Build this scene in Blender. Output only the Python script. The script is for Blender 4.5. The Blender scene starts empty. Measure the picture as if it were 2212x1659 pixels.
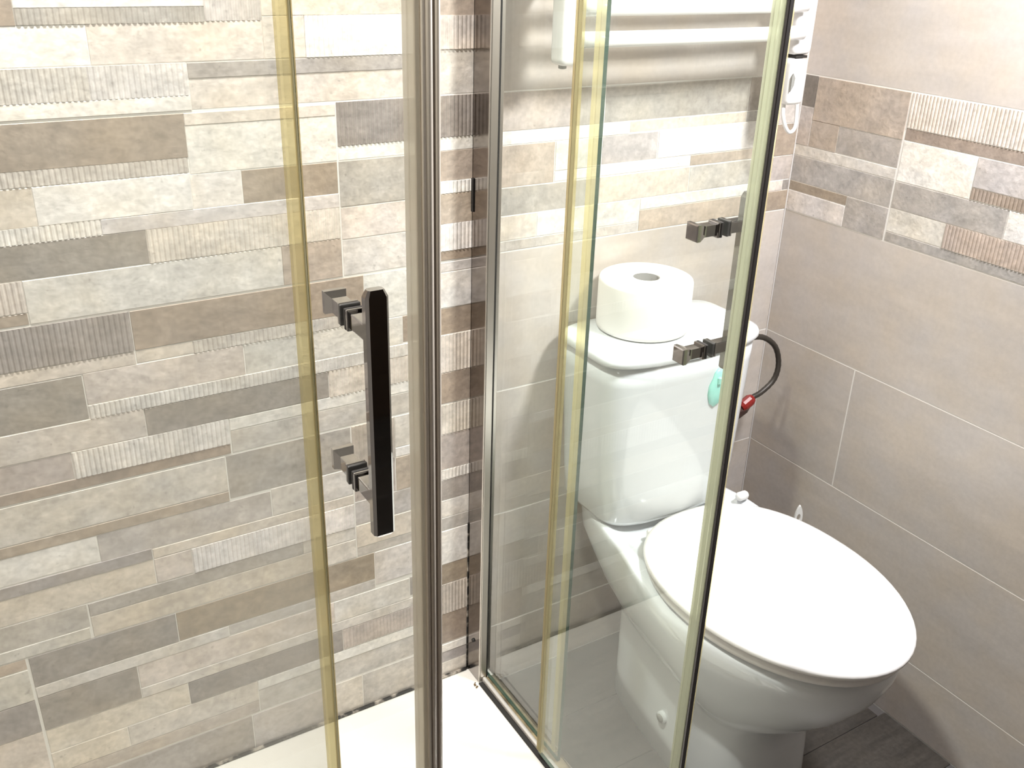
import bpy, bmesh, math, random
from mathutils import Matrix, Vector
random.seed(7)
sc = bpy.context.scene
COL = sc.collection

# ---------------------------------------------------------------- camera, world, lights, exposure
YAW, PITCH, ROLL, FPX = -0.556624, 0.440941, 0.0316555, 2068.06
CAM = Vector((-1.3981, -1.272, 1.3642))
fw = Vector((-math.sin(YAW) * math.cos(PITCH), math.cos(YAW) * math.cos(PITCH), -math.sin(PITCH)))
rt = fw.cross(Vector((0, 0, 1))).normalized()
up = rt.cross(fw)
c_, s_ = math.cos(ROLL), math.sin(ROLL)
rt, up = c_ * rt + s_ * up, -s_ * rt + c_ * up
cd = bpy.data.cameras.new('camera'); cam = bpy.data.objects.new('camera', cd); COL.objects.link(cam)
cam.matrix_world = Matrix(((rt.x, up.x, -fw.x, CAM.x), (rt.y, up.y, -fw.y, CAM.y), (rt.z, up.z, -fw.z, CAM.z), (0, 0, 0, 1)))
cd.sensor_fit = 'HORIZONTAL'; cd.sensor_width = 36.0; cd.lens = FPX / 2212 * 36.0
cd.clip_start = 0.02; cd.clip_end = 50
sc.camera = cam

w = bpy.data.worlds.new('world'); sc.world = w; w.use_nodes = True
w.node_tree.nodes['Background'].inputs[0].default_value = (1, .95, .88, 1)
w.node_tree.nodes['Background'].inputs[1].default_value = 0.1


def area(name, loc, target, size, power, col):
    ld = bpy.data.lights.new(name, 'AREA'); ld.shape = 'DISK'; ld.size = size; ld.energy = power; ld.color = col
    o = bpy.data.objects.new(name, ld); COL.objects.link(o); o.location = loc
    o.rotation_euler = (Vector(target) - Vector(loc)).to_track_quat('-Z', 'Y').to_euler()
    return o


area('wall_lamp_light', (-.22, -.78, 1.77), (-.50, -.50, .6), .20, 11.0, (.985, .985, 1.0))
sd = bpy.data.lights.new('downlight_spot', 'SPOT'); sd.spot_size = math.radians(84); sd.spot_blend = .75; sd.energy = 70; sd.color = (1, .98, .945); sd.shadow_soft_size = .05
spot = bpy.data.objects.new('downlight_spot', sd); COL.objects.link(spot); spot.location = (-1.25, -.40, 2.30)

sc.view_settings.view_transform = 'Standard'; sc.view_settings.look = 'None'
sc.view_settings.exposure = 1.22; sc.view_settings.gamma = 1.0
sc.view_settings.use_curve_mapping = False

# ---------------------------------------------------------------- materials


def mat(name):
    m = bpy.data.materials.new(name); m.use_nodes = True
    nt = m.node_tree
    return m, nt, nt.nodes['Principled BSDF']


def simple(name, col, rough=.4, metal=0, spec=.5, coat=0, sub=0):
    m, nt, b = mat(name)
    b.inputs['Base Color'].default_value = (*col, 1); b.inputs['Roughness'].default_value = rough
    b.inputs['Metallic'].default_value = metal; b.inputs['Specular IOR Level'].default_value = spec
    b.inputs['Coat Weight'].default_value = coat
    return m


def tile_mat(name, rough, spotty, streak, bump, pits=0., sc1=9):
    """object colour x mottling; the colour of each piece is the piece's own colour"""
    m, nt, b = mat(name); N, L = nt.nodes, nt.links
    oi = N.new('ShaderNodeObjectInfo'); tc = N.new('ShaderNodeTexCoord')
    add = N.new('ShaderNodeVectorMath'); add.operation = 'ADD'
    mul = N.new('ShaderNodeVectorMath'); mul.operation = 'SCALE'; mul.inputs['Scale'].default_value = 9.0
    cmb = N.new('ShaderNodeCombineXYZ')
    for k in range(3): L.new(oi.outputs['Random'], cmb.inputs[k])
    L.new(cmb.outputs[0], mul.inputs[0]); L.new(tc.outputs['Object'], add.inputs[0]); L.new(mul.outputs[0], add.inputs[1])
    mp = N.new('ShaderNodeMapping'); mp.inputs['Scale'].default_value = streak; L.new(add.outputs[0], mp.inputs[0])
    n1 = N.new('ShaderNodeTexNoise'); n1.inputs['Scale'].default_value = sc1; n1.inputs['Detail'].default_value = 8; n1.inputs['Roughness'].default_value = .68
    L.new(mp.outputs[0], n1.inputs['Vector'])
    n2 = N.new('ShaderNodeTexNoise'); n2.inputs['Scale'].default_value = 120; n2.inputs['Detail'].default_value = 3; L.new(add.outputs[0], n2.inputs['Vector'])
    r1 = N.new('ShaderNodeMapRange'); r1.inputs['From Min'].default_value = .3; r1.inputs['From Max'].default_value = .7
    r1.inputs['To Min'].default_value = 1 - spotty; r1.inputs['To Max'].default_value = 1 + spotty; L.new(n1.outputs['Fac'], r1.inputs['Value'])
    r2 = N.new('ShaderNodeMapRange'); r2.inputs['From Min'].default_value = .3; r2.inputs['From Max'].default_value = .7
    r2.inputs['To Min'].default_value = 1 - spotty * .5; r2.inputs['To Max'].default_value = 1 + spotty * .5; L.new(n2.outputs['Fac'], r2.inputs['Value'])
    mm = N.new('ShaderNodeMath'); mm.operation = 'MULTIPLY'; L.new(r1.outputs[0], mm.inputs[0]); L.new(r2.outputs[0], mm.inputs[1])
    # a warm cloud in the stone
    n3 = N.new('ShaderNodeTexNoise'); n3.inputs['Scale'].default_value = 13; n3.inputs['Detail'].default_value = 2; L.new(add.outputs[0], n3.inputs['Vector'])
    rr = N.new('ShaderNodeValToRGB'); rr.color_ramp.elements[0].position = .35; rr.color_ramp.elements[0].color = (1.0, .99, 1.0, 1)
    rr.color_ramp.elements[1].position = .7; rr.color_ramp.elements[1].color = (1.04, .99, .93, 1); L.new(n3.outputs['Fac'], rr.inputs[0])
    v1 = N.new('ShaderNodeVectorMath'); v1.operation = 'SCALE'; L.new(oi.outputs['Color'], v1.inputs[0]); L.new(mm.outputs[0], v1.inputs['Scale'])
    v2 = N.new('ShaderNodeVectorMath'); v2.operation = 'MULTIPLY'; L.new(v1.outputs[0], v2.inputs[0]); L.new(rr.outputs[0], v2.inputs[1])
    last = v2.outputs[0]
    if pits:
        vo = N.new('ShaderNodeTexNoise'); vo.inputs['Scale'].default_value = 130; vo.inputs['Detail'].default_value = 2; L.new(add.outputs[0], vo.inputs['Vector'])
        rp = N.new('ShaderNodeMapRange'); rp.inputs['From Min'].default_value = .24; rp.inputs['From Max'].default_value = .31
        rp.inputs['To Min'].default_value = 1 - pits; rp.inputs['To Max'].default_value = 1; L.new(vo.outputs['Fac'], rp.inputs['Value'])
        v3 = N.new('ShaderNodeVectorMath'); v3.operation = 'SCALE'; L.new(last, v3.inputs[0]); L.new(rp.outputs[0], v3.inputs['Scale']); last = v3.outputs[0]
    L.new(last, b.inputs['Base Color'])
    b.inputs['Roughness'].default_value = rough
    bp = N.new('ShaderNodeBump'); bp.inputs['Strength'].default_value = bump; bp.inputs['Distance'].default_value = .002
    L.new(n2.outputs['Fac'], bp.inputs['Height']); L.new(bp.outputs[0], b.inputs['Normal'])
    return m


def glass_mat(name, tint, haze, hz_scale=(3, 3, 1.2), film=0):
    """one face of an architectural pane: tinted transmission, Fresnel reflection, a haze of limescale, with a painted glare veil on the fixed front pane"""
    m = bpy.data.materials.new(name); m.use_nodes = True; nt = m.node_tree; N, L = nt.nodes, nt.links; N.clear()
    out = N.new('ShaderNodeOutputMaterial')
    tr = N.new('ShaderNodeBsdfTransparent'); tr.inputs[0].default_value = (*tint, 1)
    gl = N.new('ShaderNodeBsdfGlossy'); gl.inputs['Roughness'].default_value = 0.0; gl.inputs['Color'].default_value = (1, 1, 1, 1)
    lw = N.new('ShaderNodeLayerWeight'); lw.inputs['Blend'].default_value = .5
    p = N.new('ShaderNodeMath'); p.operation = 'POWER'; p.inputs[1].default_value = 5; L.new(lw.outputs['Facing'], p.inputs[0])
    ma = N.new('ShaderNodeMath'); ma.operation = 'MULTIPLY_ADD'; ma.inputs[1].default_value = .95; ma.inputs[2].default_value = .043; L.new(p.outputs[0], ma.inputs[0])
    mx = N.new('ShaderNodeMixShader'); L.new(ma.outputs[0], mx.inputs[0]); L.new(tr.outputs[0], mx.inputs[1]); L.new(gl.outputs[0], mx.inputs[2])
    df = N.new('ShaderNodeBsdfDiffuse'); df.inputs[0].default_value = (.93, .925, .89, 1)
    tl = N.new('ShaderNodeBsdfTranslucent'); tl.inputs[0].default_value = (.93, .925, .89, 1)
    md = N.new('ShaderNodeMixShader'); L.new(df.outputs[0], md.inputs[1]); L.new(tl.outputs[0], md.inputs[2])
    tc = N.new('ShaderNodeTexCoord'); mp = N.new('ShaderNodeMapping'); mp.inputs['Scale'].default_value = hz_scale; L.new(tc.outputs['Object'], mp.inputs[0])
    nz = N.new('ShaderNodeTexNoise'); nz.inputs['Scale'].default_value = 2; nz.inputs['Detail'].default_value = 4; L.new(mp.outputs[0], nz.inputs['Vector'])
    mr = N.new('ShaderNodeMapRange'); mr.inputs['From Min'].default_value = .3; mr.inputs['From Max'].default_value = .7
    mr.inputs['To Min'].default_value = haze * .7; mr.inputs['To Max'].default_value = haze * 1.3; L.new(nz.outputs['Fac'], mr.inputs['Value'])
    hz = mr.outputs[0]
    if film:  # limescale run-off, thicker beside the pane's free edge and towards the bottom
        sx = N.new('ShaderNodeSeparateXYZ'); L.new(tc.outputs['Object'], sx.inputs[0])
        ra = N.new('ShaderNodeMapRange'); ra.interpolation_type = 'SMOOTHSTEP'; ra.inputs['From Min'].default_value = -1.32; ra.inputs['From Max'].default_value = -1.20; L.new(sx.outputs['X'], ra.inputs['Value'])
        rb = N.new('ShaderNodeMapRange'); rb.interpolation_type = 'SMOOTHSTEP'; rb.inputs['From Min'].default_value = 1.05; rb.inputs['From Max'].default_value = .80; L.new(sx.outputs['Z'], rb.inputs['Value'])
        mu = N.new('ShaderNodeMath'); mu.operation = 'MULTIPLY'; L.new(ra.outputs[0], mu.inputs[0]); L.new(rb.outputs[0], mu.inputs[1])
        mw = N.new('ShaderNodeMath'); mw.operation = 'MULTIPLY_ADD'; mw.inputs[1].default_value = film; L.new(mu.outputs[0], mw.inputs[0]); L.new(hz, mw.inputs[2]); hz = mw.outputs[0]
    m2 = N.new('ShaderNodeMixShader'); L.new(hz, m2.inputs[0]); L.new(mx.outputs[0], m2.inputs[1]); L.new(md.outputs[0], m2.inputs[2])
    L.new(m2.outputs[0], out.inputs[0])
    return m


def pvc_mat(name, col, clear=.35, rough=.35):
    m = bpy.data.materials.new(name); m.use_nodes = True; nt = m.node_tree; N, L = nt.nodes, nt.links; N.clear()
    out = N.new('ShaderNodeOutputMaterial')
    tr = N.new('ShaderNodeBsdfTransparent'); tr.inputs[0].default_value = (*col, 1)
    df = N.new('ShaderNodeBsdfPrincipled'); df.inputs['Base Color'].default_value = (*col, 1); df.inputs['Roughness'].default_value = rough
    tl = N.new('ShaderNodeBsdfTranslucent'); tl.inputs[0].default_value = (*col, 1)
    m1 = N.new('ShaderNodeMixShader'); m1.inputs[0].default_value = .6; L.new(df.outputs[0], m1.inputs[1]); L.new(tl.outputs[0], m1.inputs[2])
    m2 = N.new('ShaderNodeMixShader'); m2.inputs[0].default_value = clear; L.new(m1.outputs[0], m2.inputs[1]); L.new(tr.outputs[0], m2.inputs[2])
    L.new(m2.outputs[0], out.inputs[0])
    return m


def mold_mat(name, base, dark, scale, lo, hi):
    m, nt, b = mat(name); N, L = nt.nodes, nt.links
    tc = N.new('ShaderNodeTexCoord'); nz = N.new('ShaderNodeTexNoise'); nz.inputs['Scale'].default_value = scale; nz.inputs['Detail'].default_value = 3
    L.new(tc.outputs['Object'], nz.inputs['Vector'])
    r = N.new('ShaderNodeValToRGB'); r.color_ramp.elements[0].position = lo; r.color_ramp.elements[0].color = (*dark, 1)
    r.color_ramp.elements[1].position = hi; r.color_ramp.elements[1].color = (*base, 1); L.new(nz.outputs['Fac'], r.inputs[0])
    L.new(r.outputs[0], b.inputs['Base Color']); b.inputs['Roughness'].default_value = .5
    return m


M_STONE = tile_mat('stone_look_ceramic', .38, .21, (1, 1, 1.5), .40, .22, 24)
M_PLAIN = tile_mat('plain_greige_ceramic', .33, .07, (.8, .8, 3.2), .10)
M_FLOOR = tile_mat('dark_wood_look_tile', .45, .30, (1.0, 7, 1), .25)
M_GROUT = simple('grout', (.84, .81, .76), .8)
M_PAINT = simple('wall_paint', (.36, .33, .30), .7)
M_CEIL = simple('ceiling_paint', (.74, .73, .71), .8)
M_CERAMIC = simple('white_vitreous_china', (.755, .78, .805), .08, coat=.3)
M_PLASTIC = simple('white_plastic', (.86, .85, .83), .22)
M_SEAT = simple('white_duroplast', (.88, .86, .85), .16)
M_ACRYL = simple('white_acrylic', (.88, .85, .79), .25)
M_CHROME = simple('darkened_chrome', (.36, .35, .345), .04, metal=1)  # base colour darkened to stand in for reflections of a dark room
M_ALU = simple('satin_aluminium', (.74, .70, .65), .32, metal=1)
M_PROF = simple('polished_profile', (.36, .33, .31), .14, metal=1)
M_POLE = simple('taupe_anodised_profile', (.50, .44, .375), .35, metal=.2)
M_RIDGE = simple('beige_anodised_ridge', (.74, .67, .58), .3, metal=.1)
M_BLACK = simple('black_magnet_rubber', (.03, .027, .027), .4)
M_DARK = simple('dark_gap_filler', (.02, .018, .016), .6)
M_RAD = simple('radiator_enamel', (.86, .85, .84), .2)
M_PAPER = simple('toilet_paper', (.88, .86, .82), .95, spec=.1)
M_CARD = simple('grey_cardboard', (.22, .21, .20), .9)
M_HOSE = simple('black_braided_hose', (.05, .042, .035), .45, metal=.3)
M_RED = simple('red_plastic', (.24, .016, .013), .3)
M_BRASS = simple('dark_nickel', (.12, .07, .06), .35, metal=.7)
M_TEAL = simple('teal_gel', (.38, .80, .71), .3)
M_GREY = simple('grey_plastic', (.28, .28, .26), .5)
M_BRUSH = simple('white_bristles', (.75, .75, .75), .8)
M_GEDGE = simple('green_glass_edge', (.035, .075, .055), .15)
M_DOORW = simple('dark_stained_wood', (.05, .032, .02), .4)
M_LAMP = bpy.data.materials.new('lamp_diffuser'); M_LAMP.use_nodes = True
_b = M_LAMP.node_tree.nodes['Principled BSDF']; _b.inputs['Emission Color'].default_value = (1, .93, .85, 1); _b.inputs['Emission Strength'].default_value = 5
M_GL_R = glass_mat('clear_glass', (.950, .970, .945), .008)
M_GL_F = glass_mat('limescaled_glass', (.986, .989, .98), .025)
M_GL_X = glass_mat('limescale_and_veil_glass', (.984, .988, .976), .07, film=.15)  # haze is limescale plus a painted veil of reflected brightness
M_PVC_Y = pvc_mat('yellowed_pvc', (.97, .92, .72), .74)
M_PVC_T = pvc_mat('tan_yellowed_pvc', (.78, .70, .50), .55)
M_PVC_G = pvc_mat('greenish_clear_pvc', (.74, .75, .64), .45)
M_PVC_C = pvc_mat('frosted_pvc', (.88, .85, .78), .40)
M_MOLD = mold_mat('moldy_silicone', (.45, .40, .34), (.012, .011, .01), 55, .5, .66)
M_MOLDW = mold_mat('stained_silicone', (.80, .76, .70), (.10, .08, .05), 40, .3, .42)
M_RAILB = mold_mat('bronze_stained_aluminium', (.30, .24, .14), (.06, .045, .025), 30, .35, .6)

# ---------------------------------------------------------------- mesh helpers


def link(name, bm, m, parent=None, smooth=False, loc=None):
    bmesh.ops.recalc_face_normals(bm, faces=bm.faces)
    me = bpy.data.meshes.new(name); bm.to_mesh(me); bm.free()
    for x in (m if isinstance(m, (list, tuple)) else [m]): me.materials.append(x)
    if smooth:
        for p in me.polygons: p.use_smooth = True
    o = bpy.data.objects.new(name, me); COL.objects.link(o)
    if parent is not None:
        o.parent = parent; o.matrix_parent_inverse = parent.matrix_basis.inverted()
    return o


def empty(name, loc, label, cat, group=None):
    o = bpy.data.objects.new(name, None); COL.objects.link(o); o.location = loc; o.empty_display_size = .05
    o['label'] = label; o['category'] = cat
    if group: o['group'] = group
    return o


def bx(bm, a, b, bev=0., seg=1):
    x0, y0, z0 = [min(p, q) for p, q in zip(a, b)]; x1, y1, z1 = [max(p, q) for p, q in zip(a, b)]
    r = bmesh.ops.create_cube(bm, size=1, matrix=Matrix.Translation(((x0 + x1) / 2, (y0 + y1) / 2, (z0 + z1) / 2)) @ Matrix.Diagonal((x1 - x0, y1 - y0, z1 - z0, 1)))
    if bev:
        es = list({e for v in r['verts'] for e in v.link_edges})
        bmesh.ops.bevel(bm, geom=es, offset=bev, segments=seg, affect='EDGES', profile=.5)
    return bm


def box(name, a, b, m, parent=None, bev=0., seg=1, smooth=False):
    return link(name, bx(bmesh.new(), a, b, bev, seg), m, parent, smooth)


def loft(bm, rings, cap0=True, cap1=True):
    vs = [[bm.verts.new(p) for p in r] for r in rings]; n = len(vs[0])
    for a, b in zip(vs, vs[1:]):
        for i in range(n): bm.faces.new((a[i], a[(i + 1) % n], b[(i + 1) % n], b[i]))
    if cap0: bm.faces.new(list(reversed(vs[0])))
    if cap1: bm.faces.new(vs[-1])
    return bm


def tube(bm, pts, r, n=10, caps=True):
    pts = [Vector(p) for p in pts]; rings = []; prev = None
    for i, p in enumerate(pts):
        t = (pts[min(i + 1, len(pts) - 1)] - pts[max(i - 1, 0)]).normalized()
        if prev is None:
            a = t.orthogonal().normalized()
        else:
            a = (prev - t * prev.dot(t)).normalized()
        prev = a; b = t.cross(a); rr = r[i] if isinstance(r, (list, tuple)) else r
        rings.append([p + rr * (math.cos(2 * math.pi * k / n) * a + math.sin(2 * math.pi * k / n) * b) for k in range(n)])
    return loft(bm, rings, caps, caps)


def bez(P, n=8):
    """Catmull-Rom through points"""
    P = [Vector(p) for p in P]; Q = [2 * P[0] - P[1]] + P + [2 * P[-1] - P[-2]]; out = []
    for i in range(1, len(Q) - 2):
        for k in range(n):
            t = k / n; a, b, c, d = Q[i - 1:i + 3]
            out.append(.5 * ((2 * b) + (c - a) * t + (2 * a - 5 * b + 4 * c - d) * t * t + (3 * b - a - 3 * c + d) * t ** 3))
    return out + [P[-1]]


def lathe(bm, prof, c, n=48, cap0=True, cap1=True):
    return loft(bm, [[(c[0] + r * math.cos(2 * math.pi * k / n), c[1] + r * math.sin(2 * math.pi * k / n), c[2] + z) for k in range(n)] for r, z in prof], cap0, cap1)


# ---------------------------------------------------------------- room shell
XL, YF, ZC = -1.72, -2.55, 2.35


def structure(o): o['kind'] = 'structure'; return o


wall_back = structure(box('wall_back', (XL - .1, .0003, -.05), (.1, .12, ZC), M_GROUT))
wall_right = structure(box('wall_right', (.0003, YF - .1, -.05), (.12, .1, ZC), M_GROUT))
wall_left = structure(box('wall_left', (XL - .12, YF - .1, -.05), (XL, .1, ZC), M_PAINT))  # out of view, kept dark to cut bounced light
wall_front = structure(box('wall_front', (XL - .1, YF - .12, -.05), (.1, YF, ZC), simple('darkened_wall_paint', (.12, .10, .085), .6)))  # unseen wall, darkened for less fill light and darker reflections
ceiling = structure(box('ceiling', (XL - .1, YF - .1, ZC), (.1, .1, ZC + .1), M_CEIL))
floor = structure(box('floor', (XL - .1, YF - .1, -.1), (.1, .1, -.0025), simple('floor_grout', (.10, .09, .085), .8)))
# floor planks, running left-right
k = 0
for j in range(17):
    y0 = -.15 * (j + 1); x = XL + (-.45 if j % 2 else -.1)
    while x < 0:
        xa, xb = max(x, XL), min(x + .9, -.0005); x += .9
        if xb - xa < .03: continue
        p = box('floor_plank', (xa + .0006, y0 + .0008, -.006), (xb - .0006, y0 + .1492, 0), M_FLOOR, floor, .0006)
        f = random.uniform(.85, 1.15); p.color = (.060 * f, .053 * f, .046 * f, 1)

# ---------------------------------------------------------------- stone strips
PAL = {'W': (.82, .795, .76), 'C': (.70, .64, .575), 'T': (.58, .55, .515), 'L': (.69, .66, .62), 'G': (.44, .41, .385),
       'D': (.345, .315, .29), 'B': (.375, .31, .25), 'N': (.50, .425, .355), 'K': (.22, .195, .175), 'P': (.54, .485, .45)}


def strip(parent, u0, u1, z0, z1, code, horiz, gap=.0002, proud=None):
    """one strip of a relief tile on the back wall (horiz x) or the right wall (horiz y, u = -y)"""
    rib = code.endswith('R') and len(code) > 1; c = PAL[code[0]]
    pr = proud if proud is not None else random.uniform(0.0, .0010)
    u0 += gap; u1 -= gap; z0 += gap; z1 -= gap
    P = (lambda u, d, z: (u, -d, z)) if horiz == 'x' else (lambda u, d, z: (-d, -u, z))
    bm = bmesh.new()
    if rib:
        n = max(2, int(round((u1 - u0) / .0066))); prof = []
        for i in range(n):
            a = u0 + (u1 - u0) * i / n; s = (u1 - u0) / n
            prof += [(a, .0000), (a + .25 * s, .0011), (a + .62 * s, .0011), (a + .86 * s, .0000)]
        prof.append((u1, .0000))
        lo = [bm.verts.new(P(u, pr + d, z0)) for u, d in prof]; hi = [bm.verts.new(P(u, pr + d, z1)) for u, d in prof]
        bl = [bm.verts.new(P(u, -.003, z0)) for u in (u0, u1)]; bh = [bm.verts.new(P(u, -.003, z1)) for u in (u0, u1)]
        for i in range(len(prof) - 1): bm.faces.new((lo[i], lo[i + 1], hi[i + 1], hi[i]))
        bm.faces.new(hi + [bh[1], bh[0]]); bm.faces.new(list(reversed(lo)) + [bl[0], bl[1]])
        bm.faces.new((lo[0], hi[0], bh[0], bl[0])); bm.faces.new((hi[-1], lo[-1], bl[1], bh[1]))
    else:
        e = .0005
        R = lambda d, i: [P(u0 + i, d, z0 + i), P(u1 - i, d, z0 + i), P(u1 - i, d, z1 - i), P(u0 + i, d, z1 - i)]
        loft(bm, [R(-.003, 0), R(pr - e, 0), R(pr, e)])
    o = link('tile_strip', bm, M_STONE, parent)
    f = random.uniform(.95, 1.05); o.color = (c[0] * f, c[1] * f * random.uniform(.985, 1.015), c[2] * f * random.uniform(.97, 1.03), 1)
    return o


SHOWER = [  # x0, x1, z0, z1, colour (R = ribbed)
 # row z > 1.147
 (-1.50, -1.281, 1.252, 1.397, 'B'), (-1.281, -1.069, 1.253, 1.271, 'GR'), (-1.281, -1.069, 1.271, 1.397, 'W'), (-1.069, -.998, 1.254, 1.397, 'TR'),
 (-.998, -.775, 1.259, 1.397, 'C'), (-.998, -.942, 1.207, 1.259, 'C'), (-.942, -.775, 1.207, 1.259, 'WR'), (-.775, -.66, 1.256, 1.397, 'N'),
 (-.775, -.66, 1.211, 1.256, 'CR'), (-.775, -.66, 1.149, 1.211, 'L'), (-1.50, -1.208, 1.207, 1.252, 'W'), (-1.208, -.998, 1.207, 1.254, 'C'),
 (-1.50, -1.214, 1.167, 1.206, 'TR'), (-1.214, -1.097, 1.167, 1.206, 'LR'), (-1.097, -.801, 1.187, 1.206, 'G'), (-.801, -.775, 1.187, 1.206, 'C'),
 (-1.097, -.775, 1.149, 1.187, 'C'), (-1.50, -1.097, 1.1485, 1.167, 'W'),
 # row .897 - 1.147
 (-1.50, -1.108, 1.090, 1.1455, 'B'), (-1.108, -.906, 1.130, 1.1455, 'C'), (-1.50, -1.109, 1.071, 1.090, 'TR'), (-1.108, -.906, 1.068, 1.130, 'W'),
 (-1.109, -1.042, 1.022, 1.068, 'W'), (-1.042, -.906, 1.022, 1.067, 'B'), (-1.50, -1.296, 1.022, 1.070, 'C'), (-1.296, -1.109, 1.022, 1.070, 'W'),
 (-1.50, -1.225, 1.002, 1.022, 'WR'), (-1.225, -.906, 1.002, 1.022, 'L'), (-1.50, -1.173, .957, 1.002, 'D'), (-1.173, -.906, .957, 1.002, 'CR'),
 (-1.50, -1.326, .915, .956, 'CR'), (-1.50, -1.327, .8985, .914, 'B'), (-1.326, -.995, .8985, .956, 'L'), (-.995, -.906, .8985, .956, 'N'),
 (-.904, -.66, 1.088, 1.1475, 'DR'), (-.904, -.66, 1.068, 1.088, 'W'), (-.904, -.775, 1.002, 1.067, 'G'), (-.775, -.66, 1.023, 1.068, 'N'),
 (-.775, -.66, 1.004, 1.022, 'WR'), (-.904, -.775, .954, 1.001, 'C'), (-.775, -.66, .957, 1.003, 'N'), (-.904, -.775, .8985, .953, 'L'),
 (-.775, -.66, .914, .957, 'WR'), (-.775, -.66, .8985, .913, 'B'),
 # row .649 - .897
 (-1.50, -1.208, .839, .8955, 'DR'), (-1.207, -.874, .839, .8955, 'B'), (-.873, -.775, .820, .8955, 'W'), (-.775, -.66, .880, .8955, 'T'), (-.775, -.66, .820, .879, 'W'),
 (-1.131, -.874, .820, .838, 'TR'), (-1.207, -1.131, .820, .838, 'C'), (-1.50, -1.208, .819, .838, 'C'), (-1.50, -1.278, .753, .818, 'D'),
 (-1.277, -1.062, .773, .819, 'C'), (-1.061, -.811, .773, .819, 'L'), (-.811, -.775, .775, .819, 'B'), (-.775, -.66, .774, .819, 'B'),
 (-1.277, -.775, .752, .772, 'LR'), (-1.207, -.938, .708, .751, 'D'), (-.937, -.775, .707, .751, 'CR'), (-.775, -.66, .707, .773, 'CR'),
 (-1.50, -1.208, .709, .752, 'C'), (-1.308, -1.094, .667, .708, 'WR'), (-1.50, -1.309, .668, .708, 'P'), (-1.50, -1.095, .6505, .667, 'B'),
 (-1.093, -.775, .688, .707, 'W'), (-1.093, -.775, .6505, .687, 'T'), (-.775, -.66, .6505, .706, 'B'),
 # row .398 - .649
 (-1.50, -1.105, .588, .6475, 'L'), (-1.50, -1.105, .570, .587, 'N'), (-1.104, -.906, .573, .6475, 'G'), (-1.50, -1.297, .526, .569, 'W'),
 (-1.296, -1.042, .523, .569, 'T'), (-1.041, -.906, .523, .572, 'L'), (-1.50, -1.226, .505, .524, 'G'), (-1.225, -.906, .505, .522, 'C'),
 (-1.225, -1.171, .461, .504, 'C'), (-1.170, -.906, .460, .504, 'WR'), (-1.50, -1.226, .461, .504, 'C'), (-1.324, -.997, .436, .459, 'G'),
 (-.997, -.906, .436, .459, 'L'), (-1.50, -1.326, .419, .460, 'T'), (-1.50, -1.328, .3985, .418, 'L'), (-1.324, -.961, .3985, .435, 'C'),
 (-.961, -.906, .3985, .435, 'L'), (-.904, -.830, .573, .6475, 'PR'), (-.829, -.775, .590, .6475, 'L'), (-.829, -.775, .572, .589, 'W'),
 (-.829, -.775, .507, .571, 'N'), (-.904, -.830, .507, .572, 'P'), (-.904, -.775, .461, .506, 'T'), (-.904, -.775, .416, .460, 'C'),
 (-.904, -.775, .3985, .415, 'T'), (-.775, -.66, .592, .6475, 'CR'), (-.775, -.66, .523, .591, 'P'), (-.775, -.66, .503, .522, 'WR'),
 (-.775, -.66, .461, .502, 'G'), (-.775, -.66, .425, .460, 'W'), (-.775, -.66, .3985, .424, 'T'),
 # row .142 - .397
 (-1.414, -1.207, .342, .3965, 'D'), (-1.206, -.874, .342, .3965, 'B'), (-.873, -.775, .329, .3965, 'L'), (-.775, -.66, .325, .3965, 'W'),
 (-1.129, -.874, .322, .341, 'T'), (-1.414, -1.130, .321, .341, 'L'), (-1.414, -1.274, .257, .320, 'D'), (-1.273, -.951, .276, .320, 'C'),
 (-.951, -.809, .276, .320, 'L'), (-.808, -.775, .281, .321, 'G'), (-.775, -.66, .281, .324, 'B'), (-1.273, -.775, .256, .275, 'L'),
 (-1.203, -.939, .211, .2555, 'D'), (-.938, -.775, .213, .2555, 'PR'), (-.775, -.66, .213, .280, 'PR'), (-1.414, -1.204, .211, .256, 'C'),
 (-1.302, -1.094, .169, .210, 'L'), (-1.414, -1.303, .169, .210, 'C'), (-1.414, -1.094, .1435, .168, 'P'), (-1.093, -.775, .190, .210, 'W'),
 (-1.093, -.775, .1435, .189, 'T'), (-.775, -.66, .1435, .212, 'B'),
 (-1.50, -1.418, .378, .3965, 'N'), (-1.50, -1.418, .320, .377, 'L'), (-1.50, -1.418, .259, .319, 'D'), (-1.50, -1.418, .1435, .258, 'C'),
 # bottom row
 (-1.50, -1.109, .066, .1405, 'G'), (-1.108, -.960, .066, .1405, 'T'), (-.959, -.907, .066, .1405, 'C'), (-.905, -.775, .066, .1405, 'T'),
 (-.775, -.66, .123, .1405, 'W'), (-.775, -.66, .098, .122, 'G'), (-.775, -.66, .066, .097, 'L')]
for s in SHOWER: strip(wall_back, *s, 'x')
# the same pattern going on out of the frame, coarsely
for (za, zb) in ((.066, .1405), (.1435, .256), (.258, .3965), (.3985, .523), (.525, .6475), (.6505, .772), (.774, .8955), (.8985, 1.02), (1.022, 1.1475), (1.1495, 1.27), (1.272, 1.397)):
    zm = za + (zb - za) * random.uniform(.35, .65)
    for a, b in ((za, zm), (zm, zb)): strip(wall_back, XL + .001, -1.501, a, b, random.choice(['W', 'C', 'T', 'D', 'B', 'CR', 'GR']), 'x')
for r in range(4):
    z = 1.399 + .25 * r; hs = [.018, .055, .019, .045, .066, .044]; random.shuffle(hs)
    for h in hs:
        x = XL + .001
        while x < -.66:
            x1 = min(x + random.uniform(.2, .5), -.66)
            if -.66 - x1 < .08: x1 = -.66
            if z + h < ZC: strip(wall_back, x, x1, z, z + h, random.choice(['W', 'C', 'L', 'T', 'G', 'D', 'B', 'CR', 'WR']), 'x')
            x = x1
        z += h

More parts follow.
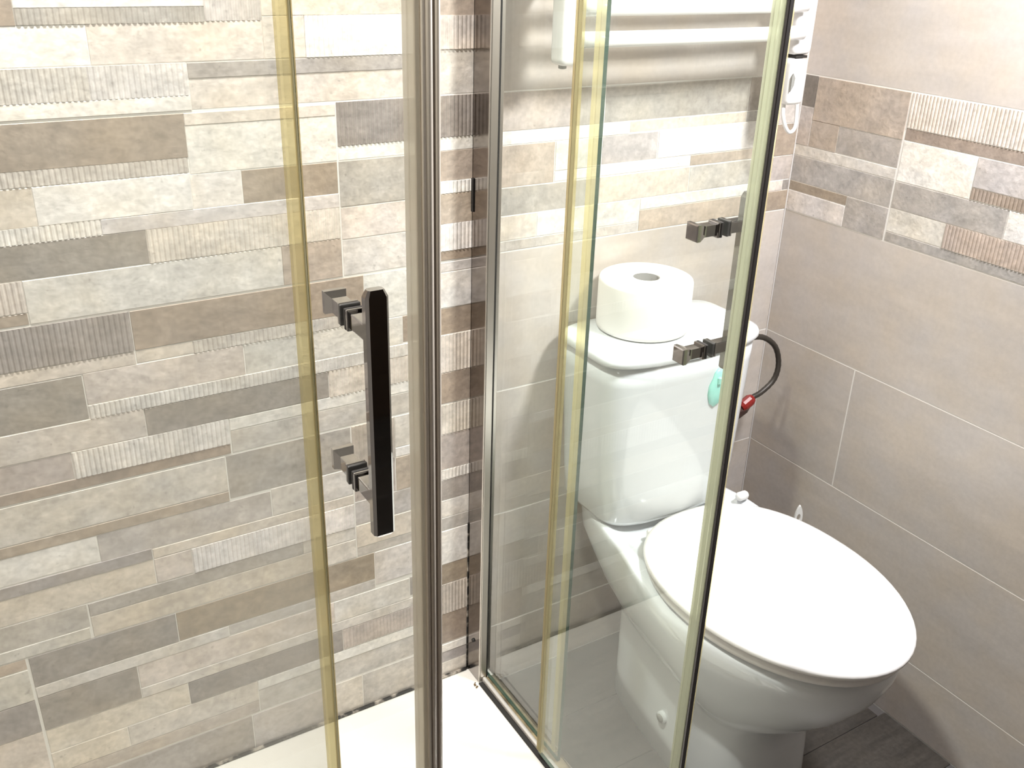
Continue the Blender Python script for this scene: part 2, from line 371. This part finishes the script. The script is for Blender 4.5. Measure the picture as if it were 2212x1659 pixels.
BAND_BACK = [
 (-.66, -.448, 1.089, 1.1465, 'P'), (-.447, -.133, 1.089, 1.1465, 'G'), (-.133, -.082, 1.089, 1.1465, 'D'), (-.082, -.001, 1.061, 1.1465, 'T'),
 (-.66, -.394, 1.068, 1.088, 'W'), (-.393, -.133, 1.070, 1.088, 'C'), (-.133, -.082, 1.070, 1.088, 'G'),
 (-.66, -.540, 1.002, 1.067, 'N'), (-.539, -.448, 1.020, 1.067, 'L'), (-.447, -.331, 1.022, 1.068, 'T'), (-.330, -.053, 1.022, 1.069, 'W'),
 (-.539, -.255, 1.003, 1.019, 'W'), (-.254, -.102, 1.003, 1.021, 'N'), (-.101, -.053, 1.003, 1.021, 'C'), (-.052, -.001, 1.002, 1.060, 'B'),
 (-.66, -.449, .957, 1.001, 'G'), (-.448, -.253, .957, 1.001, 'C'), (-.252, -.056, .957, 1.001, 'T'), (-.055, -.001, .956, 1.001, 'P'),
 (-.66, -.570, .916, .956, 'C'), (-.569, -.359, .916, .956, 'L'), (-.358, -.056, .936, .956, 'W'), (-.358, -.056, .8985, .935, 'N'),
 (-.055, -.018, .936, .955, 'C'), (-.017, -.001, .936, .955, 'D'), (-.055, -.001, .8985, .935, 'B'), (-.66, -.359, .8985, .915, 'T')]
for s in BAND_BACK: strip(wall_back, *s, 'x')
BAND_RIGHT = [  # u = distance from the corner
 (.001, .032, 1.092, 1.1465, 'K'), (.033, .2305, 1.070, 1.1465, 'N'), (.033, .096, 1.023, 1.070, 'N'), (.001, .032, 1.023, 1.091, 'P'), (.097, .2305, 1.024, 1.069, 'G'),
 (.001, .2305, 1.003, 1.022, 'L'), (.001, .2305, .955, 1.002, 'G'), (.140, .2305, .8985, .954, 'G'), (.001, .139, .937, .954, 'B'), (.001, .139, .8985, .936, 'L'),
 (.2340, .74, 1.091, 1.1465, 'CR'), (.2340, .74, 1.071, 1.090, 'B'), (.2340, .373, 1.003, 1.070, 'W'), (.374, .52, 1.023, 1.070, 'T'), (.374, .52, 1.004, 1.022, 'BR'),
 (.521, .74, 1.004, 1.070, 'C'), (.2340, .443, .957, 1.002, 'G'), (.444, .60, .957, 1.002, 'W'), (.601, .74, .957, 1.002, 'D'), (.2340, .343, .916, .956, 'L'),
 (.344, .60, .916, .956, 'NR'), (.2340, .60, .8985, .915, 'G'), (.601, .74, .8985, .956, 'L')]
for s in BAND_RIGHT: strip(wall_right, *s, 'y')
for u in (.742, 1.25, 1.76, 2.27):
    for a, b in ((.8985, .915), (.916, .955), (.957, 1.002), (1.004, 1.07), (1.071, 1.09), (1.091, 1.1465)):
        um = u + random.uniform(.15, .35); ue = min(u + .506, -YF)
        for p, q in ((u, um), (um, ue)):
            if q - p > .02: strip(wall_right, p, q, a, b, random.choice(['W', 'C', 'L', 'T', 'G', 'B']), 'y')


def plain(parent, u0, u1, z0, z1, horiz):
    P = (lambda u, d, z: (u, -d, z)) if horiz == 'x' else (lambda u, d, z: (-d, -u, z))
    e = .0008; g = .0007; u0 += g; u1 -= g; z0 += g; z1 -= g; bm = bmesh.new()
    R = lambda d, i: [P(u0 + i, d, z0 + i), P(u1 - i, d, z0 + i), P(u1 - i, d, z1 - i), P(u0 + i, d, z1 - i)]
    loft(bm, [R(-.003, 0), R(-e, 0), R(0, e)])
    o = link('wall_tile', bm, M_PLAIN, parent); f = random.uniform(.975, 1.025); o.color = (.585 * f, .54 * f, .497 * f, 1); return o


ZR = [(0, .142), (.142, .398), (.398, .649), (.649, .8975), (1.1475, 1.397), (1.397, 1.648), (1.648, 1.899), (1.899, 2.15), (2.15, 2.35)]
for i, (a, b) in enumerate(ZR):
    cuts = [-.66, -.30, -.0005] if i in (1, 2) else [-.66, -.0005]
    for p, q in zip(cuts, cuts[1:]): plain(wall_back, p, q, a, b, 'x')
    cuts = [.0005, .2275, .9775, 1.7275, -YF] if i in (2, 5, 7) else [.0005, .75, 1.5, 2.25, -YF]
    for p, q in zip(cuts, cuts[1:]): plain(wall_right, p, q, a, b, 'y')
t = structure(box('trim_1', (-.0022, -.0022, .0), (.0, .0, 1.147), simple('white_corner_sealant', (.70, .67, .64), .5), None, .0006)); t.name = 'trim_1'

# unseen dark door leaf added behind the camera for the handles to mirror
d = box('added_door_1', (-.92, YF, 0), (-.12, YF + .035, 2.05), M_DOORW, None, .003); structure(d)
for zc in (.15, 1.15): box('added_door_panel', (-.80, YF + .033, zc), (-.24, YF + .041, zc + .75), M_DOORW, d, .004)
link('added_door_handle', tube(bmesh.new(), [(-.86, YF + .03, 1.02), (-.86, YF + .085, 1.02), (-.74, YF + .09, 1.02)], .009), M_ALU, d)

# ---------------------------------------------------------------- shower tray
ZT = .064
tray = empty('shower_tray', ((XL - .66) / 2, -.35, 0), 'white acrylic shower tray on the floor inside the glass enclosure', 'shower tray')
bm = bmesh.new(); TX0, TX1, TY0, TY1 = XL + .001, -.6535, -.705, -.0025
R = lambda i, z: [(TX0 + i, TY0 + i, z), (TX1 - i, TY0 + i, z), (TX1 - i, TY1 - i, z), (TX0 + i, TY1 - i, z)]
loft(bm, [R(0, 0.0005), R(0, ZT - .006), R(.002, ZT - .001), R(.004, ZT), R(.042, ZT), R(.048, ZT - .002), R(.072, ZT - .010), R(.09, ZT - .011)])
link('tray_body', bm, M_ACRYL, tray)
bm = bmesh.new(); bx(bm, (XL + .002, -.0075, ZT - .001), (-.693, -.0005, ZT + .005), .002)
link('silicone_bead', bm, M_MOLD, tray)
bm = bmesh.new()
for i in range(7):
    a = random.uniform(0, 6.28); rr = random.uniform(.001, .006)
    bmesh.ops.create_uvsphere(bm, u_segments=7, v_segments=5, radius=random.uniform(.0012, .0024), matrix=Matrix.Translation((-.699 + .5 * rr * math.cos(a), -.052 + 1.5 * rr * math.sin(a), ZT + .0003)) @ Matrix.Diagonal((1, 1, .4, 1)))
link('dirt_speck', bm, simple('brown_dirt', (.16, .10, .05), .8), tray)

# ---------------------------------------------------------------- shower enclosure (fixed parts)
GT = 1.93
enc = empty('shower_enclosure', (-.665, -.66, ZT), 'fixed frame and panes of the corner shower enclosure on the white tray', 'shower enclosure')


def pane(name, a, b, m, parent, edge_faces):
    """6 mm pane: broad faces clear, narrow edges green"""
    bm = bx(bmesh.new(), a, b)
    o = link(name, bm, [m, M_GEDGE], parent)
    for p in o.data.polygons:
        ax = max(range(3), key=lambda k: abs(p.normal[k]))
        p.material_index = 0 if ax == edge_faces else 1
    return o


XF, XD = -.669, -.690        # right side: fixed pane, sliding door
YFX, YD = -.668, -.635       # front side: fixed pane, sliding door
pane('side_pane', (XF - .003, -.028, ZT + .010), (XF + .003, -.2915, GT), M_GL_R, enc, 0)
bm = bmesh.new(); bx(bm, (XF - .0042, -.2715, ZT + .022), (XF + .0042, -.2830, GT - .01), .001); link('pane_seal', bm, M_PVC_Y, enc)
pane('front_pane', (XL + .02, YFX - .003, ZT + .010), (-1.1905, YFX + .003, GT), M_GL_X, enc, 1)
bm = bmesh.new(); bx(bm, (-1.2000, YFX - .0045, ZT + .02), (-1.1912, YFX + .0045, GT - .01), .0012); o = link('pane_seal', bm, M_PVC_Y, enc)
box('seal_fin', (-1.1903, YFX - .002, ZT + .02), (-1.1893, YFX + .006, GT - .01), M_PVC_T, enc)
# wall channel on the back wall
bm = bmesh.new()
bx(bm, (-.6905, -.048, ZT + .001), (-.6880, -.0015, GT + .02), .0004); bx(bm, (-.6905, -.0035, ZT + .001), (-.650, -.0012, GT + .02), .0003)
link('wall_profile', bm, M_PROF, enc)
bm = bmesh.new(); bx(bm, (-.6878, -.0500, ZT + .001), (-.6750, -.0470, GT + .02), .0006); bx(bm, (-.6910, -.0505, ZT + .001), (-.6885, -.0482, GT + .02), .0007)
link('profile_lip', bm, M_ALU, enc)
bm = bmesh.new(); bx(bm, (-.6750, -.0500, ZT + .001), (-.6723, -.010, GT + .02)); link('profile_gasket', bm, M_DARK, enc)
bm = bmesh.new(); bx(bm, (-.6655, -.026, ZT + .001), (-.652, -.004, GT + .02), .001); link('profile_outer', bm, M_ALU, enc)
bm = bmesh.new(); bx(bm, (-.6925, -.0034, ZT + .001), (-.6906, -.0008, .40), .0006); link('mold_line', bm, M_MOLD, enc)
bm = bmesh.new(); bmesh.ops.create_cone(bm, segments=14, radius1=.0045, radius2=.0035, depth=.004, cap_ends=True, matrix=Matrix.Translation((-.6912, -.026, .150)) @ Matrix.Rotation(-math.pi / 2, 4, 'Y'))
link('screw', bm, M_DARK, enc)
for zz in (1.0,):
    box('profile_clip', (-.6930, -.0075, zz - .028), (-.6906, -.002, zz + .024), M_DARK, enc, .0006)
# rails, right side
bm = bmesh.new(); bx(bm, (-.693, -.66, ZT + .0002), (-.684, -.052, ZT + .003), .0008); link('rail_gasket', bm, M_DARK, enc)
bm = bmesh.new(); bx(bm, (-.6845, -.66, ZT + .001), (-.6775, -.0505, ZT + .012), .0025, 2); link('bottom_rail', bm, simple('brushed_rail', (.72, .69, .65), .4, metal=.5), enc)
bm = bmesh.new(); bx(bm, (-.6775, -.66, ZT + .0005), (-.660, -.0505, ZT + .008)); link('rail_groove', bm, M_RAILB, enc)
bm = bmesh.new(); bx(bm, (-.660, -.66, ZT + .0005), (-.6575, -.0505, ZT + .012), .0008); link('rail_lip', bm, M_PROF, enc)
# rails, front side
bm = bmesh.new(); bx(bm, (XL + .002, YFX - .008, ZT + .001), (-.65, YFX + .012, ZT + .014), .001); bx(bm, (XL + .002, YFX + .018, ZT + .001), (-.69, YFX + .025, ZT + .012), .001); link('bottom_rail', bm, M_ALU, enc)
bm = bmesh.new(); bx(bm, (XL + .002, YFX - .012, GT - .01), (-.645, YD + .015, GT + .03), .002); link('top_rail', bm, M_ALU, enc)
bm = bmesh.new(); bx(bm, (XD - .015, YD + .016, GT - .01), (-.645, -.004, GT + .03), .002); link('top_rail', bm, M_ALU, enc)
bm = bmesh.new(); bx(bm, (XL + .002, YFX - .012, ZT + .015), (XL + .022, YFX + .012, GT - .011), .001); link('wall_profile', bm, M_PROF, enc)


# ---------------------------------------------------------------- sliding doors
def pull_handle(parent, cx, cd_, zc, axis, sgn, gx):
    """cx along the pane, cd_ = pane plane, outside = sgn along the pane normal.  axis 'y': pane is an x-z plane."""
    h = empty_part = None
    P = (lambda a, d, z: (a, cd_ + sgn * d, z)) if axis == 'y' else (lambda a, d, z: (cd_ + sgn * d, a, z))

    def bar_sec(bm, a0, a1, d0, d1, z0, z1, bev, seg=2): bx(bm, P(a0, d0, z0), P(a1, d1, z1), bev, seg)
    # grip: octagonal bar
    bm = bmesh.new(); wd, ch = .0090, .0022; d0, d1 = .034, .0445
    sec = [(-wd, d0 + ch), (-wd, d1 - ch), (-wd + ch, d1), (wd - ch, d1), (wd, d1 - ch), (wd, d0 + ch), (wd - ch, d0), (-wd + ch, d0)]

    def ring(z, s): return [P(gx + a * s, (d0 + d1) / 2 + (d - (d0 + d1) / 2) * s, z) for a, d in sec]
    loft(bm, [ring(zc - .1035, .80), ring(zc - .1015, 1), ring(zc + .098, 1), ring(zc + .1035, .70)])
    grip = link('handle', bm, M_CHROME, parent)
    for dz in (-.070, .070):
        z = zc + dz; bm = bmesh.new()
        bar_sec(bm, cx - .0065, cx + .0065, .006, .036, z - .0065, z + .0065, .001)
        bar_sec(bm, cx - .0085, cx + .0085, .0065, .010, z - .0085, z + .0085, .001)
        link('handle_post', bm, M_CHROME, grip)
        bm = bmesh.new(); bar_sec(bm, cx - .0085, cx + .0085, .0031, .0064, z - .0085, z + .0085, .0008); bar_sec(bm, cx - .0085, cx + .0085, -.0064, -.0031, z - .0085, z + .0085, .0008)
        link('gasket', bm, M_BLACK, grip)
        bm = bmesh.new()
        bar_sec(bm, cx - .0085, cx + .0085, -.010, -.0065, z - .0085, z + .0085, .001)
        q = lambda s, d: [P(cx + a * s, d, z + b * s) for a, b in ((-1, -1), (1, -1), (1, 1), (-1, 1))]
        loft(bm, [q(.0060, -.009), q(.0060, -.026), q(.0092, -.034), q(.0092, -.0385), q(.0080, -.0395)])
        link('handle_knob', bm, M_CHROME, grip)
    return grip


door_r = empty('shower_door', (XD, -.43, ZT), 'closed glass sliding door in front of the toilet, black magnet strip on its free edge', 'shower door', 'sliding shower doors')
pane('glass_pane', (XD - .003, -.262, ZT + .016), (XD + .003, -.5945, GT - .02), M_GL_R, door_r, 0)
bm = bmesh.new(); bx(bm, (XD - .0036, -.5770, ZT + .02), (XD + .0036, -.5815, GT - .02), .0006); bx(bm, (XD - .0033, -.5815, ZT + .02), (XD + .0033, -.5890, GT - .02), .0003)
bx(bm, (XD - .0038, -.5890, ZT + .02), (XD + .0038, -.5951, GT - .02), .0008); link('edge_seal', bm, M_PVC_G, door_r)
bm = bmesh.new(); bx(bm, (XD - .0032, -.5952, ZT + .02), (XD + .0030, -.5994, GT - .02), .0008); link('magnet_strip', bm, M_BLACK, door_r)
box('edge_lip', (XD + .0031, -.5952, ZT + .02), (XD + .0042, -.5992, GT - .02), M_PVC_Y, door_r)
bm = bmesh.new(); bx(bm, (XD - .0036, -.2575, ZT + .02), (XD + .0034, -.2640, GT - .02), .0006); link('edge_seal', bm, M_PVC_T, door_r)
box('seal_fin', (XD - .0034, -.2641, ZT + .02), (XD + .0032, -.2700, GT - .02), M_PVC_Y, door_r)
pull_handle(door_r, -.5420, XD, 1.0165, 'x', 1, -.5395)

door_f = empty('shower_door', (-1.35, YD, ZT), 'half open glass sliding door before the mosaic wall, beige grooved profile on its free edge', 'shower door', 'sliding shower doors')
pane('glass_pane', (-1.63, YD - .003, ZT + .016), (-1.0885, YD + .003, GT - .02), M_GL_F, door_f, 1)
bm = bmesh.new(); bx(bm, (-1.0985, YD - .0045, ZT + .02), (-1.0885, YD + .0045, GT - .02), .001); link('edge_seal', bm, M_PVC_C, door_f)
bm = bmesh.new(); bx(bm, (-1.0885, YD - .0065, ZT + .02), (-1.0745, YD + .0065, GT - .02), .001)
o = link('edge_profile', bm, M_POLE, door_f)
bm = bmesh.new()
for xx, rr in ((-1.0870, .0018), (-1.0825, .0026), (-1.0758, .0020)): tube(bm, [(xx, YD - .0062, ZT + .021), (xx, YD - .0062, GT - .021)], rr, 10)
link('profile_ridge', bm, M_RIDGE, door_f, True)
pull_handle(door_f, -1.1455, YD, 1.029, 'y', -1, -1.1435)

# ---------------------------------------------------------------- toilet
TX = -.367


def egg(hw, back, front, z, yc=None, nr=3.4, nf=2.0, N=64, cx=None, tp=0., tw=1.2):
    yc = back + (front - back) * .42 if yc is None else yc; cx = TX if cx is None else cx; out = []
    for k in range(N):
        a = 2 * math.pi * k / N; c, s = math.cos(a), math.sin(a)
        n = nr if s > 0 else nf; L = (back - yc) if s > 0 else (yc - front)
        q = abs(s) ** (2 / n); w_ = 1 - tp * (q ** tw if s > 0 else 0)
        out.append((cx + w_ * hw * math.copysign(abs(c) ** (2 / n), c), yc + L * math.copysign(q, s), z))
    return out


toilet = empty('toilet', (TX, -.35, 0), 'white close-coupled toilet with the lid down, standing between shower and wall', 'toilet')
bm = bmesh.new()
def sm(t): t = min(1, max(0, t)); return t * t * (3 - 2 * t)


K = dict(nr=6, tp=.36, yc=-.42, tw=1.0); K2 = dict(nr=6, tp=.33, yc=-.37, tw=1.1)
loft(bm, [egg(.106, -.115, -.520, .0005, nf=2.6, **K), egg(.104, -.115, -.517, .06, nf=2.6, **K), egg(.101, -.112, -.512, .15, nf=2.5, **K), egg(.103, -.110, -.514, .195, nf=2.4, **K),
          egg(.113, -.105, -.530, .215, nf=2.3, **K), egg(.134, -.095, -.566, .245, nr=6, tp=.38, yc=-.40, nf=2.2), egg(.152, -.075, -.606, .290, nf=2.1, **K2), egg(.168, -.045, -.634, .335, **K2),
          egg(.178, -.022, -.650, .372, **K2)] + [[(x, y, z + .023 * sm((y + .315) / .11)) for x, y, z in rg] for rg in
          (egg(.180, -.018, -.653, .387, **K2), egg(.180, -.018, -.653, .395, **K2), egg(.1785, -.0195, -.651, .3990, **K2), egg(.176, -.022, -.648, .4020, **K2), egg(.168, -.030, -.638, .4035, **K2))] +
     [egg(.130, -.26, -.605, .4025, yc=-.42), egg(.122, -.27, -.595, .385, yc=-.42), egg(.095, -.30, -.555, .30, yc=-.42), egg(.05, -.34, -.47, .22, yc=-.42)])
link('bowl', bm, M_CERAMIC, toilet, True)
# seat and lid
bm = bmesh.new(); SB, SF = -.205, -.658
loft(bm, [egg(.163, SB, SF + .004, .4090, nr=2.35, yc=-.42), egg(.1695, SB, SF + .002, .4110, nr=2.35, yc=-.42), egg(.1695, SB, SF + .002, .4195, nr=2.35, yc=-.42), egg(.165, SB, SF + .002, .4225, nr=2.35, yc=-.42)])
link('seat', bm, M_SEAT, toilet, True)
bm = bmesh.new()
loft(bm, [egg(.172, SB, SF - .003, .4280, nr=2.35, yc=-.42), egg(.176, SB + .002, SF - .008, .4315, nr=2.35, yc=-.42), egg(.176, SB + .002, SF - .008, .4365, nr=2.35, yc=-.42), egg(.1735, SB, SF - .005, .4405, nr=2.35, yc=-.42), egg(.165, SB - .008, SF + .006, .4445, nr=2.35, yc=-.42),
          egg(.135, SB - .03, SF + .04, .4485, nr=2.3, yc=-.42), egg(.09, SB - .09, SF + .10, .4510, nr=2.2, yc=-.42), egg(.03, SB - .15, SF + .20, .4520, nr=2.2, yc=-.41)])
link('lid', bm, M_SEAT, toilet, True)
for sx in (-1, 1):
    bm = bmesh.new(); bx(bm, (TX + sx * .07 - .020, -.240, .4085), (TX + sx * .07 + .020, -.212, .436), .006, 3); link('hinge', bm, M_SEAT, toilet, True)
bm = bmesh.new(); tube(bm, [(TX + .124, -.213, .436), (TX + .128, -.213, .436), (TX + .143, -.213, .436), (TX + .147, -.213, .436)], [.006, .0085, .0085, .006], 12); link('hinge_cap', bm, M_PLASTIC, toilet, True)


def dee(hw, back, front, z, bow=.02, N=48, n=6):
    out = []
    for k in range(N):
        a = 2 * math.pi * k / N; c, s = math.cos(a), math.sin(a); yc = (back + front) / 2; L = (back - front) / 2
        x = hw * math.copysign(abs(c) ** (2 / n), c); y = yc + L * math.copysign(abs(s) ** (2 / n), s)
        if s < 0: y -= bow * (1 - (x / hw) ** 2) * abs(s) ** .3
        out.append((TX - .001 + x, y, z))
    return out


bm = bmesh.new()
loft(bm, [dee(.124, -.024, -.168, .4265), dee(.138, -.018, -.177, .430), dee(.144, -.016, -.181, .440), dee(.149, -.015, -.182, .50), dee(.155, -.014, -.182, .60), dee(.161, -.013, -.182, .70), dee(.162, -.013, -.182, .7345)])
link('cistern', bm, M_CERAMIC, toilet, True)
bm = bmesh.new()
loft(bm, [dee(.161, -.013, -.181, .7370), dee(.167, -.010, -.186, .7385), dee(.169, -.009, -.188, .742), dee(.169, -.009, -.188, .748), dee(.166, -.011, -.185, .7535), dee(.158, -.017, -.178, .757), dee(.12, -.05, -.15, .758, .012)])
link('cistern_lid', bm, M_CERAMIC, toilet, True)
for sx in (-1, 1):
    bm = bmesh.new(); tube(bm, [(TX + sx * .088, -.312, .090), (TX + sx * .0965, -.312, .090)], [.0125, .0115], 16); cap = link('bolt_collar', bm, M_CERAMIC, toilet, True)
    bm = bmesh.new(); tube(bm, [(TX + sx * .093, -.312, .090), (TX + sx * .0985, -.312, .090)], [.0085, .0075], 14); link('bolt', bm, M_GREY, cap, True)

# ---------------------------------------------------------------- things on and around the toilet
RC = (-.402, -.087, .7585)
roll = empty('toilet_roll', RC, 'white roll of toilet paper standing on the cistern lid', 'toilet paper')
n = 56
bm = bmesh.new(); lathe(bm, [(.0225, .002), (.074, .0005), (.0785, .003), (.0795, .010), (.0795, .084), (.078, .0885), (.074, .0905), (.026, .0910), (.0225, .0895), (.0225, .002)], RC, n, False, False)
link('paper', bm, M_PAPER, roll, True)
bm = bmesh.new(); lathe(bm, [(.0223, .0015), (.0223, .0885), (.0208, .0885), (.0208, .0015)], RC, 32, False, False); link('core', bm, M_CARD, roll, True)

hose = empty('water_hose', (-.11, -.1, .60), 'black braided hose looping beside the cistern to a red fitting', 'hose')
hp = bez([(-.196, -.090, .690), (-.150, -.098, .693), (-.115, -.1, .688), (-.080, -.1, .663), (-.063, -.1, .625), (-.068, -.1, .592), (-.096, -.1, .571), (-.122, -.1, .5635)], 7)
bm = bmesh.new()
tube(bm, hp, [.0052 + .0004 * (i % 2) for i in range(len(hp))], 10); link('braided_tube', bm, M_HOSE, hose, True)
bm = bmesh.new(); tube(bm, [(-.120, -.1, .562), (-.126, -.1, .5595), (-.142, -.1, .551), (-.148, -.1, .548)], [.0085, .0115, .0115, .009], 12); link('red_collar', bm, M_RED, hose)
bm = bmesh.new(); tube(bm, [(-.130, -.0985, .552), (-.140, -.099, .545), (-.158, -.098, .534), (-.172, -.05, .518), (-.180, -.006, .508)], [.009, .012, .012, .008, .008], 6); link('fitting_nut', bm, M_BRASS, hose)
hose.location = hose.location

fresh = empty('air_freshener', (-.300, -.215, .66), 'translucent teal gel freshener stuck on the front of the cistern', 'air freshener')
bm = bmesh.new(); yb = -.1985
pts = [(0, .036), (.010, .032), (.017, .018), (.020, 0), (.017, -.018), (.011, -.030), (-.002, -.036), (-.012, -.028), (-.018, -.010), (-.017, .006), (-.010, .018), (-.007, .028)]
loft(bm, [[(-.321 + a * s, yb - d, .672 + b * s) for a, b in pts] for s, d in ((.98, .0), (1.0, .003), (.85, .006), (.4, .0075))]); link('gel_blob', bm, M_TEAL, fresh, True)
bm = bmesh.new(); lathe(bm, [(.004, 0), (.004, .010), (.002, .012)], (-.321, yb - .008, .682), 12); link('gel_cap', bm, M_TEAL, fresh)

brush = empty('toilet_brush', (-.105, -.245, 0), 'white toilet brush behind the lid, its handle tip with a hanging hole showing', 'toilet brush')
bx0 = (-.105, -.245)
bm = bmesh.new(); lathe(bm, [(.048, .0005), (.050, .006), (.046, .10), (.040, .115), (.036, .115), (.042, .10), (.045, .01), (.01, .008)], (*bx0, 0), 28); link('holder', bm, M_PLASTIC, brush, True)
bm = bmesh.new(); lathe(bm, [(.012, .02), (.030, .03), (.031, .09), (.012, .10)], (*bx0, 0), 20); link('bristles', bm, M_BRUSH, brush, True)
# handle: rod flaring into a flat drop-shaped tip with a hole
bm = bmesh.new(); tube(bm, [(*bx0, .09), (*bx0, .25), (*bx0, .335)], [.006, .005, .005], 12); link('rod', bm, M_PLASTIC, brush, True)
bm = bmesh.new(); vx = Vector((rt.x, rt.y, 0)).normalized(); vn = Vector((0, 0, 1)).cross(vx)
out_, inn = [], []
NN = 28
for k_ in range(NN):
    a = 2 * math.pi * k_ / NN; s, c = math.sin(a), math.cos(a)
    wdt = .0072 * c * (1 - .35 * max(s, 0) ** 2); hgt = (.026 if s > 0 else .040) * s
    out_.append((wdt, hgt)); inn.append((.0036 * c, .0002 + .0085 * s))
B0 = Vector((*bx0, .368))
ring = lambda L, d: [bm.verts.new(B0 + vx * a + vn * d + Vector((0, 0, b))) for a, b in L]
o0, o1, i0, i1 = ring(out_, -.0028), ring(out_, .0028), ring(inn, -.0028), ring(inn, .0028)
for k_ in range(NN):
    j = (k_ + 1) % NN
    for q in ((o0[k_], o0[j], o1[j], o1[k_]), (i0[k_], i0[j], i1[j], i1[k_]), (o0[k_], o0[j], i0[j], i0[k_]), (o1[k_], o1[j], i1[j], i1[k_])): bm.faces.new(q)
link('handle_tip', bm, M_PLASTIC, brush)

# ---------------------------------------------------------------- towel radiator
rad = empty('towel_radiator', (-.345, -.08, 1.19), 'white electric towel radiator on the wall above the toilet', 'radiator')
RY = -.08
for xa, xb in ((-.602, -.566), (-.139, -.098)):
    bm = bmesh.new(); bx(bm, (xa, RY - .017, 1.193), (xb, RY + .017, 1.96), .010, 4); link('upright_tube', bm, M_RAD, rad, True)
zz = 1.229; kk = 0
while zz < 1.93:
    bm = bmesh.new(); pts = [(-.570 + .436 * i / 12, RY - .020 - .006 * math.sin(math.pi * i / 12), zz) for i in range(13)]
    tube(bm, pts, .0115, 14); link('rail', bm, M_RAD, rad, True)
    kk += 1; zz += .0425 if kk % 6 else .10
for xx in (-.584, -.118):
    for z_ in (1.30, 1.85):
        bm = bmesh.new(); tube(bm, [(xx, RY + .014, z_), (xx, -.001, z_)], .011, 12); link('wall_bracket', bm, M_RAD, rad, True)
bm = bmesh.new(); lathe(bm, [(.006, 0), (.006, -.005), (.003, -.006)], (-.588, RY, 1.194), 10); link('bleed_plug', bm, M_GREY, rad)
bm = bmesh.new(); bx(bm, (-.132, RY - .014, 1.1885), (-.106, RY + .010, 1.1925)); link('control_neck', bm, M_DARK, rad)
bm = bmesh.new(); bx(bm, (-.142, RY - .020, 1.113), (-.104, RY + .014, 1.1880), .009, 4); ctl = link('control_unit', bm, M_PLASTIC, rad, True)
bm = bmesh.new(); tri = [(-.141, 1.136), (-.1345, 1.146), (-.1335, 1.158), (-.139, 1.166), (-.1415, 1.160)]
loft(bm, [[(a, RY - .0195, b) for a, b in tri], [(a, RY - .0207, b) for a, b in tri]]); link('control_mark', bm, M_GREY, ctl)
cab = bez([(-.134, RY - .004, 1.116), (-.135, RY - .006, 1.098), (-.128, RY - .008, 1.078), (-.115, RY - .008, 1.066), (-.101, RY - .006, 1.073), (-.096, RY, 1.10), (-.094, RY + .01, 1.16), (-.093, RY + .02, 1.25), (-.092, RY + .03, 1.40), (-.092, -.004, 1.55)], 6)
bm = bmesh.new(); tube(bm, cab, .0034, 8); link('cable', bm, M_PLASTIC, rad, True)

# ---------------------------------------------------------------- lamps (out of the frame)
lamp = empty('downlight', (-1.25, -.40, ZC), 'round recessed downlight in the ceiling above the shower tray', 'lamp')
bm = bmesh.new(); lathe(bm, [(.040, -.0005), (.055, -.0005), (.056, -.004), (.052, -.010), (.042, -.012), (.040, -.008), (.040, -.0005)], (-1.25, -.40, ZC), 36, False, False); link('lamp_ring', bm, M_PLASTIC, lamp, True)
bm = bmesh.new(); lathe(bm, [(.0395, -.0006), (.0395, -.006), (.02, -.0075)], (-1.25, -.40, ZC), 32); link('lamp_lens', bm, M_LAMP, lamp, True)
wl = empty('wall_lamp', (-.02, -.78, 1.80), 'small white wall lamp high on the tiled right wall', 'lamp')
bm = bmesh.new(); bx(bm, (-.022, -.83, 1.76), (-.0005, -.73, 1.86), .004, 2); link('back_plate', bm, M_PLASTIC, wl, True)
bm = bmesh.new(); tube(bm, [(-.02, -.78, 1.815), (-.09, -.78, 1.83), (-.22, -.78, 1.825)], .008, 10); link('arm', bm, M_ALU, wl, True)
bm = bmesh.new(); lathe(bm, [(.03, .045), (.06, .04), (.112, .01), (.110, .008), (.05, .034), (.01, .036)], (-.22, -.78, 1.78), 32, True, True); link('lamp_shade', bm, M_PLASTIC, wl, True)
